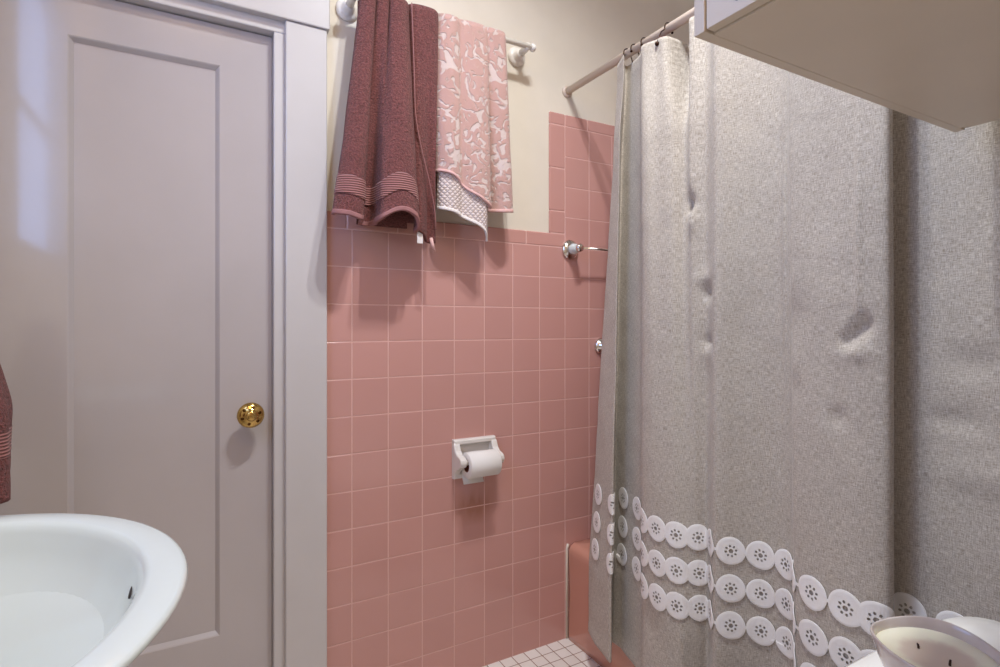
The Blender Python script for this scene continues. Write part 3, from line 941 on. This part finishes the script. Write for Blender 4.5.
g.build('overflow_slot', M_DARK, sk)
g = G(); g.loft([sq(-.33,SYc,.10,.12,0,3),sq(-.33,SYc,.10,.12,.03,3),sq(-.34,SYc,.07,.085,.08,3),sq(-.34,SYc,.065,.08,.5,3),sq(-.34,SYc,.085,.10,.6,3),sq(-.34,SYc,.095,.12,.66,3)], True, True, True)
g.build('pedestal', M_PORCELAIN, sk, smooth=True)

# ------------------------------------------------------------------ towel at the left edge with its ring
rg_ = thing('towel_ring', 'chrome towel ring on the left wall near the door', 'towel ring', (XL, 1.33, 1.235))
G().lathe((XL,1.33,1.235),(1,0,0),[(.025,0),(.025,.005),(.012,.01),(.010,.075),(.012,.08),(.0005,.083)],24).build('post', M_CHROME, rg_, smooth=True)
pts = [(XL+.075, 1.33+.075*math.sin(a), 1.16+.075*math.cos(a)) for a in [2*PI*i/40 for i in range(41)]]
G().tube(pts, .004, 8).build('ring', M_CHROME, rg_, smooth=True)
lt = thing('face_towel', 'mauve terry towel hanging at the left edge between basin and door', 'towel', (-.35, 1.33, .798))
def lobe(z, n=40):
    k = 0
    if z > .95: r = .036+.034*ss(1.12,.95,z)
    else: r = .07
    out = []
    for i in range(n):
        a = 2*PI*i/n
        rr = r*(1+.10*math.sin(5*a+z*4)+.05*noise.noise(Vector((math.cos(a)*2,math.sin(a)*2,z*14))))
        out.append((-.298+LTX + rr*.92*math.cos(a), 1.33+rr*1.1*math.sin(a), z))
    return out
LTX = -.058
def lrings(z0, z1, m, grow):
    r = []
    for i in range(m+1):
        z = z0+(z1-z0)*i/m
        c = Vector((-.298+LTX, 1.33, z))
        r.append([c + (Vector(p)-c)*(1+grow) for p in lobe(z)])
    return r
G().loft(lrings(1.125,.798,60,0), True, True, True).build('terry_cloth', M_MAUVE, lt, smooth=True)
g = G().loft(lrings(.925,.878,10,-.035+.05), True)
for i, p in enumerate(g.v): g.uv[i] = (0, p[2])
g.build('ribbed_band', M_BAND, lt, smooth=True)

# ------------------------------------------------------------------ lights
def point(name, loc, watt, rad, col):
    l = bpy.data.lights.new(name, 'POINT'); l.energy = watt; l.shadow_soft_size = rad; l.color = col
    o = bpy.data.objects.new(name, l); o.location = loc; COL.objects.link(o); return o
def spot(name, loc, watt, rad, col, deg=136):
    l = bpy.data.lights.new(name, 'SPOT'); l.energy = watt; l.shadow_soft_size = rad; l.color = col
    l.spot_size = math.radians(deg); l.spot_blend = 1.0
    o = bpy.data.objects.new(name, l); o.location = loc; COL.objects.link(o); return o
def area(name, loc, rot, sx, sy, watt, col):
    l = bpy.data.lights.new(name, 'AREA'); l.shape = 'RECTANGLE'; l.size = sx; l.size_y = sy; l.energy = watt; l.color = col
    o = bpy.data.objects.new(name, l); o.location = loc; o.rotation_euler = rot; COL.objects.link(o); return o
spot('ceiling_bulb', (.56, .62, 2.88), 70, .03, (.95, .98, 1))
spot('ceiling_bulb', (.72, .68, 2.88), 60, .03, (.95, .98, 1))
area('added_warm_fill', (.0, -.25, 3.0), (0,0,0), .4, .4, 9, (1, .68, .40))  # unseen warm fill light, added behind the camera to soften contrast

w = bpy.data.worlds.new('world'); S.world = w; w.use_nodes = True
w.node_tree.nodes['Background'].inputs[0].default_value = (.6,.7,.9,1)
w.node_tree.nodes['Background'].inputs[1].default_value = .3

# ------------------------------------------------------------------ camera
cam = bpy.data.cameras.new('camera'); co = bpy.data.objects.new('camera', cam); COL.objects.link(co)
cam.sensor_width = 36; cam.lens = 36*550/1000; cam.clip_start = .01
co.location = (0,0,CAMZ)
co.rotation_euler = (PI/2, 0, -math.radians(90-60.7))
cam.shift_y = -.0085
S.camera = co
S.view_settings.view_transform = 'Standard'; S.view_settings.look = 'None'
S.view_settings.gamma = 1; S.view_settings.use_curve_mapping = False
S.view_settings.exposure = 0.05
